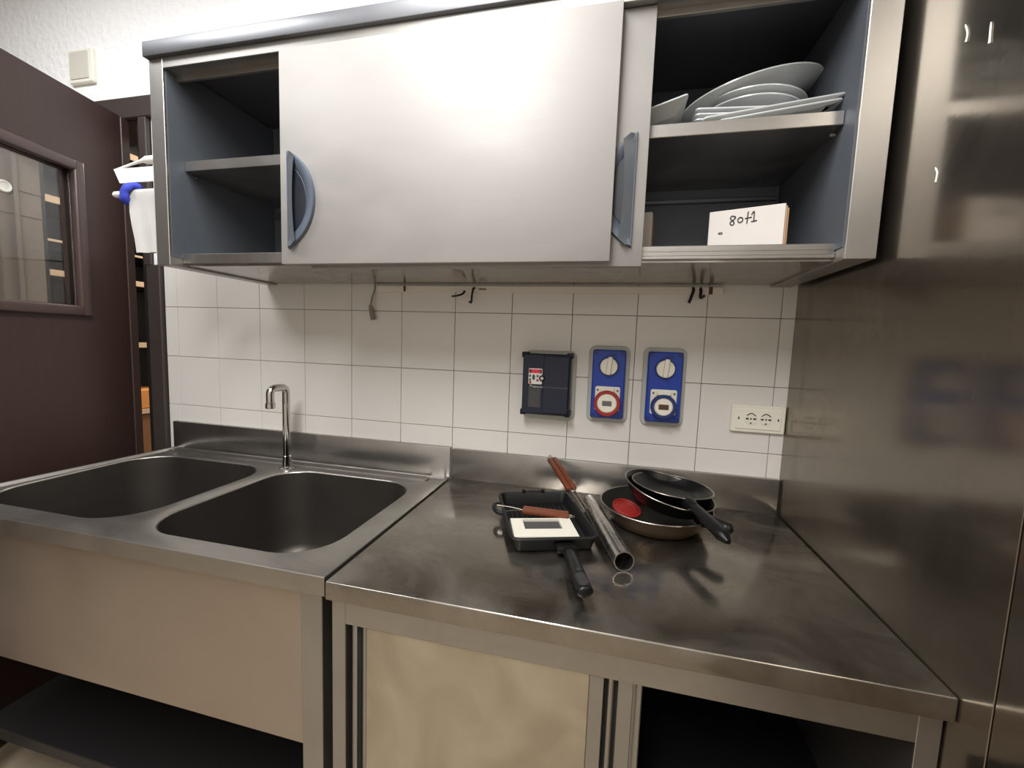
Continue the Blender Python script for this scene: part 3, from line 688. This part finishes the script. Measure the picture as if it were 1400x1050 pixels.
plate_square('square_plate', 'white square plate tilted at the left end of the china on the shelf', .20, .20, (1.772, -.2385, SH + .014), (R_(0), R_(-17), R_(0)), .020)
for k, what in enumerate(('lowest', 'middle one', 'topmost')):
    plate_square('square_plate', 'white square plate, %s of the three stacked under the round plates' % what, .21, .19, (1.989, -.193, SH + .0065 + .0115 * k), (0, R_(3), 0), .020)
plate_round('round_plate', 'white round plate, lower of the two between the square plates and the oval platter', .114, (2.0265, -.172, 1.8975), (R_(.8), R_(2.4), 0))
plate_round('round_plate', 'white round plate, upper of the two between the square plates and the oval platter', .1183, (2.0279, -.1721, 1.9136), (R_(.8), R_(2.2), 0))
plate_round('oval_platter', 'large white oval platter, topmost of the china, its right end raised', .158, (2.0250, -.180, 1.9400), (R_(-1), R_(-11.4), R_(0)), .70, .022)
plate_square('rectangular_plate', 'thin white rectangular plate slanting up to the right, upper of the front two', .27, .048, (2.030, -.3165, SH + .0175), (0, R_(-5.8), 0), .004)
plate_square('rectangular_plate', 'thin white rectangular plate slanting up to the right, lower of the front two', .235, .046, (2.044, -.3155, SH + .0095), (0, R_(-6.0), 0), .004)

# white carton with handwriting
ca = thing('carton', 'white cardboard carton with black handwriting on the cabinet bottom', 'box', (2.003, -.3105, 1.5535), (0, 0, R_(-19)))
cw, ch, cdp = .150, .1125, .15
bm = NB(); box(bm, -cw / 2, cw / 2, 0, cdp, 0, ch, .0012); obj('carton_body', bm, M['card'], ca, local=True)
for k in range(2):
    bm = NB(); box(bm, cw / 2 + .0003 + .003 * k, cw / 2 + .003 + .003 * k, .002 + .003 * k, cdp - .002, 0, ch - .005 - .004 * k, .0006); obj('side_flap', bm, M['card_edge'], ca, local=True)
def stroke(bm, pts, r=.0011): tube(bm, smooth_path([(u, -.0008, v) for u, v in pts], 5), r, 6)
ink = NB(); ox, oz, k = -.032, .079, .0190
def S(pts, dx): stroke(ink, [(ox + (u + dx) * k, oz + v * k) for u, v in pts])
S([(.55, .85), (.25, 1.0), (.05, .75), (.25, .5), (.5, .2), (.35, -.05), (.1, .05), (.1, .3), (.35, .5), (.6, .75), (.55, .95)], 0)
S([(.3, .75), (.05, .6), (.05, .3), (.25, .15), (.5, .3), (.5, .6), (.3, .75)], .85)
S([(.45, 1.3), (.42, .8), (.40, .2), (.38, -.05)], 1.45); S([(.15, .55), (.5, .58), (.85, .62)], 1.45)
S([(.1, .9), (.35, 1.25), (.38, .7), (.38, .15)], 2.15); S([(.12, .12), (.4, .14), (.7, .2)], 2.15)
obj('handwriting', ink, M['ink'], ca, local=True)
bm = NB(); stroke(bm, [(-.054, .062), (-.049, .064), (-.045, .062), (-.049, .060), (-.054, .062)], .0007); obj('mark', bm, M['ink'], ca, local=True)
c2 = thing('carton', 'plain white carton half hidden behind the right sliding door', 'box', (1.742, -.25, 1.5535), (0, 0, R_(-6)))
bm = NB(); box(bm, -.065, .065, 0, .14, 0, .127, .0012); obj('carton_body', bm, M['card'], c2, local=True)
bm = NB(); box(bm, .0652, .0668, .004, .136, 0, .124); obj('side_flap', bm, M['card_edge'], c2, local=True)

# ================================================================== PANS AND TOOLS ON THE WORKTOP
TZ = .8702
# --- cast grill pan
gp = thing('grill_pan', 'black rectangular cast grill pan with ridged floor and long handle', 'pan', (1.577, -.306, TZ), (0, 0, R_(20.5)))
gw, gl_, gh = .206, .300, .037
def gl(dw, z, r=.022): return [(u, v, z) for u, v in rrect(gw - 2 * dw, gl_ - 2 * dw, max(.006, r - dw), 5)]
bm = NB(); loft(bm, [gl(.016, 0), gl(.012, .002), gl(.003, gh - .008), gl(-.003, gh - .006), gl(-.004, gh - .002), gl(-.002, gh), gl(.004, gh), gl(.007, gh - .004), gl(.014, .010), gl(.018, .0075)], True, True)
obj('pan_body', bm, M['cast_iron'], gp, local=True, smooth=40)
for k in range(13):
    x = -.078 + k * .013
    bm = NB(); box(bm, x - .003, x + .003, -.125, .125, .007, .0135, .0018, 1); obj('ridge', bm, M['cast_iron'], gp, local=True)
bm = NB(); box(bm, -.028, .028, .146, .158, .024, .040, .004, 2); box(bm, -.034, -.024, .144, .156, .030, .045, .003, 2); box(bm, .024, .034, .144, .156, .030, .045, .003, 2); obj('rear_lug', bm, M['cast_iron'], gp, local=True)
bm = NB(); tube(bm, smooth_path([(-.098, .072, .030), (-.120, .066, .033), (-.126, .040, .034), (-.120, .014, .033), (-.098, .008, .030)], 5), .0062, 10); obj('side_lug', bm, M['cast_iron'], gp, local=True, smooth=60)
bm = NB(); box(bm, -.004, .044, -.176, -.140, .010, .026, .006, 2); obj('handle_bracket', bm, M['bakelite'], gp, local=True)
bm = NB(); pts = smooth_path([(.024, -.150, .014), (.022, -.178, .017), (.018, -.215, .024), (.012, -.26, .031), (.006, -.31, .036), (.003, -.352, .037), (.003, -.366, .036)], 5)
n_ = len(pts); rad = []
for i in range(n_):
    q = i / (n_ - 1); rad.append((.0100 + .0015 * q) if q < .9 else (.0115 * math.sqrt(max(.02, 1 - ((q - .9) / .1) ** 2 * .9))))
tube(bm, pts, rad, 16, True, 1.35); hd = obj('handle', bm, M['bakelite'], gp, local=True, smooth=60)
bm = NB(); loft(bm, [[(.0035 + u, -.336 + v, .0450) for u, v in rrect(.020, .044, .009, 5)], [(.0035 + u, -.336 + v, .0492) for u, v in rrect(.017, .040, .0075, 5)]]); obj('hang_plate', bm, M['bakelite_worn'], hd, local=True)
bm = NB(); loft(bm, [[(.007 + u, -.303 + v, .0440) for u, v in rrect(.012, .012, .0055, 5)], [(.007 + u, -.303 + v, .0478) for u, v in rrect(.011, .011, .005, 5)]]); obj('hang_hole', bm, M['ink'], hd, local=True)
# --- white cover frame lying in the grill pan
wf = thing('faceplate', 'white plastic faceplate with a rectangular opening lying in the grill pan', 'cover plate', (1.588, -.372, TZ + .0165), (0, 0, R_(18.6)))
fw, fd_, ft = .156, .106, .009
bm = NB()
ix0, ix1, iy0, iy1 = -.047, .047, -.010, .046
o_ = [(-fw / 2, -fd_ / 2), (fw / 2, -fd_ / 2), (fw / 2, fd_ / 2), (-fw / 2, fd_ / 2)]; i_ = [(ix0, iy0), (ix1, iy0), (ix1, iy1), (ix0, iy1)]
vo0 = [bm.verts.new((x, y, 0)) for x, y in o_]; vo1 = [bm.verts.new((x, y, ft)) for x, y in o_]; vi0 = [bm.verts.new((x, y, 0)) for x, y in i_]; vi1 = [bm.verts.new((x, y, ft)) for x, y in i_]
for k in range(4):
    k2 = (k + 1) % 4
    bm.faces.new((vo0[k], vo0[k2], vo1[k2], vo1[k])); bm.faces.new((vi0[k2], vi0[k], vi1[k], vi1[k2])); bm.faces.new((vo1[k], vo1[k2], vi1[k2], vi1[k])); bm.faces.new((vo0[k2], vo0[k], vi0[k], vi0[k2]))
bmesh.ops.bevel(bm, geom=[e for e in bm.edges if all(v.co.z > ft - 1e-5 for v in e.verts) and len(e.link_faces) == 2 and abs(e.calc_face_angle(0)) > .5], offset=.0012, segments=1, affect='EDGES')
obj('plate_frame', bm, M['faceplate_white'], wf, local=True)
bm = NB(); box(bm, ix0 + .0003, ix1 - .0003, iy0 + .0003, iy1 - .0003, .0005, .003); obj('dark_insert', bm, M['label_grey'], wf, local=True)
# --- wire handle with wooden grip lying in the grill pan
wh = thing('wire_handle', 'wooden-gripped folding wire handle lying across the grill pan', 'handle', (1.58, -.292, TZ + .030), (0, R_(2), R_(5)))
for dy, dz in ((.0085, 0), (-.0085, 0), ):
    bm = NB(); box(bm, -.060, .062, dy - .0078, dy + .0078, -.006, .006, .0025, 2); obj('wood_grip', bm, M['oiled_wood'], wh, local=True)
bm = NB(); tube(bm, [(-.132, .004, .003), (-.09, .003, .002), (-.058, -.001, 0)], .0019, 8); obj('wire', bm, M['wire'], wh, local=True)
bm = NB(); tube(bm, [(-.120, -.036, .001), (-.085, -.015, .001), (-.056, -.004, 0)], .0019, 8); obj('wire', bm, M['wire'], wh, local=True)
bm = NB(); tube(bm, smooth_path([(.058, .004, 0), (.072, .002, 0), (.078, -.003, 0), (.072, -.008, 0), (.058, -.008, 0)], 4), .0016, 8); obj('hang_ring', bm, M['wire'], wh, local=True)
# --- second wooden handled tool leaning up to the upstand
A = Vector((1.684, -.245, .902)); Bv = Vector((1.556, -.042, .984)); ax = (Bv - A); L_ = ax.length
q = Vector((0, 1, 0)).rotation_difference(ax.normalized()).to_euler()
t2 = thing('wire_handle', 'wooden-gripped wire handle leaning from the grill pan up to the upstand', 'handle', A, q)
for dx in (-.0082, .0082):
    bm = NB(); box(bm, dx - .0072, dx + .0072, L_ - .165, L_ - .008, -.006, .006, .0025, 2); obj('wood_grip', bm, M['oiled_wood'], t2, local=True)
for dx in (-.006, .006):
    bm = NB(); tube(bm, [(dx, .0, 0), (dx, L_ - .16, 0)], .0024, 8); obj('wire', bm, M['wire'], t2, local=True)
bm = NB(); tube(bm, smooth_path([(-.004, L_ - .012, 0), (-.004, L_ + .006, 0), (0, L_ + .010, 0), (.004, L_ + .006, 0), (.004, L_ - .012, 0)], 4), .0014, 8); obj('hang_ring', bm, M['wire'], t2, local=True)
# --- steel pipe
pa, pb = Vector((1.690, -.158, TZ + .0225)), Vector((1.779, -.482, TZ + .0225)); ax = pb - pa; PL = ax.length
q = Vector((0, 0, 1)).rotation_difference(ax.normalized()).to_euler()
bm = NB(); R0, R1 = .0222, .0198
lathe(bm, [(R1, 0), (R0, 0), (R0, PL), (R1, PL), (R1, 0)], 36)
pp = obj('steel_pipe', bm, M['pipe'], None, local=True, smooth=40); pp.location = pa; pp.rotation_euler = q
tag(pp, 'short open-ended stainless steel pipe lying between the pans', 'pipe')
# --- frying pans
def frying_pan(label, r, rb, depth, loc, tilt, m_out, m_in, hang, hl, htilt, hz=0.0):
    t = thing('frying_pan', label, 'pan', loc, tilt, None)
    # local z=0 at the rim plane
    bm = NB(); prof = [(0, -depth), (rb - .006, -depth), (rb, -depth + .003), (rb + (r - rb) * .55, -depth * .52), (r - .001, -.002), (r, -.001)]
    lathe(bm, prof, 56); obj('pan_outside', bm, m_out, t, local=True, smooth=50)
    bm = NB(); prof = [(r - .004, -.001), (rb + (r - rb) * .5 - .004, -depth * .5), (rb - .004, -depth + .007), (rb - .010, -depth + .004), (0, -depth + .0035)]
    lathe(bm, prof, 56); obj('pan_inside', bm, m_in, t, local=True, smooth=50)
    bm = NB(); lathe(bm, [(r - .0042, -.0012), (r - .0030, .0006), (r - .0010, .0006), (r + .0004, -.0012)], 56); obj('rim', bm, M['pan_rim'], t, local=True, smooth=60)
    if hl:
        c_, s_ = cos(hang), sin(hang)
        def P3(d, z, o=0): return (c_ * d - s_ * o, s_ * d + c_ * o, z)
        bm = NB(); tube(bm, [P3(r - .010, -.016), P3(r + .012, -.014), P3(r + .034, -.010 + hz)], [.019, .020, .012], 14, True, .85); obj('handle_bracket', bm, M['bakelite'], t, local=True, smooth=60)
        ps = smooth_path([P3(r + .024, -.010 + hz), P3(r + hl * .4, -.004 + htilt * hl * .4 + hz), P3(r + hl * .75, htilt * hl * .75 + hz), P3(r + hl, htilt * hl + hz)], 6)
        n_ = len(ps); rd = [(.0095 + .0042 * sin(pi * min(1, i / (n_ - 1) * .62 + .1))) if i < n_ - 3 else .0125 * (1 - .22 * (i - n_ + 4) ** 1.35 / 1.6) for i in range(n_)]
        bm = NB(); tube(bm, ps, rd, 14, True, 1.15); obj('handle', bm, M['bakelite'], t, local=True, smooth=60)
    return t
frying_pan('large bronze-sided frying pan, lowest of the stacked pans on the worktop', .148, .112, .0535, (1.8685, -.190, TZ + .0538), (0, 0, 0), M['pan_bronze'], M['pan_inside'], 0, 0, 0)
def tilt(tx, ty): return (Matrix.Rotation(ty, 3, 'Y') @ Matrix.Rotation(tx, 3, 'X')).to_euler()
frying_pan('black frying pan tilted in the middle of the stack of pans', .1207, .088, .044, (1.9028, -.1835, .9675), tilt(.06, .209), M['nonstick'], M['nonstick'], R_(-54), .085, .02)
frying_pan('small black frying pan lying on top of the stack of pans', .108, .080, .034, (1.9116, -.1676, .9745), tilt(-.016, .075), M['nonstick'], M['nonstick'], R_(-75), .185, -.12)
# --- red silicone lid
rl = thing('silicone_lid', 'small round red silicone lid lying inside the large pan', 'lid', (1.793, -.195, .898), (R_(14), R_(10), 0))
bm = NB(); lathe(bm, [(0, 0), (.034, 0), (.0385, .002), (.040, .006), (.039, .008), (.036, .0075), (.034, .004), (.029, .004), (.028, .0055), (.0265, .0055), (.0255, .004), (0, .004)], 44); obj('lid_disc', bm, M['red_silicone'], rl, local=True, smooth=40)
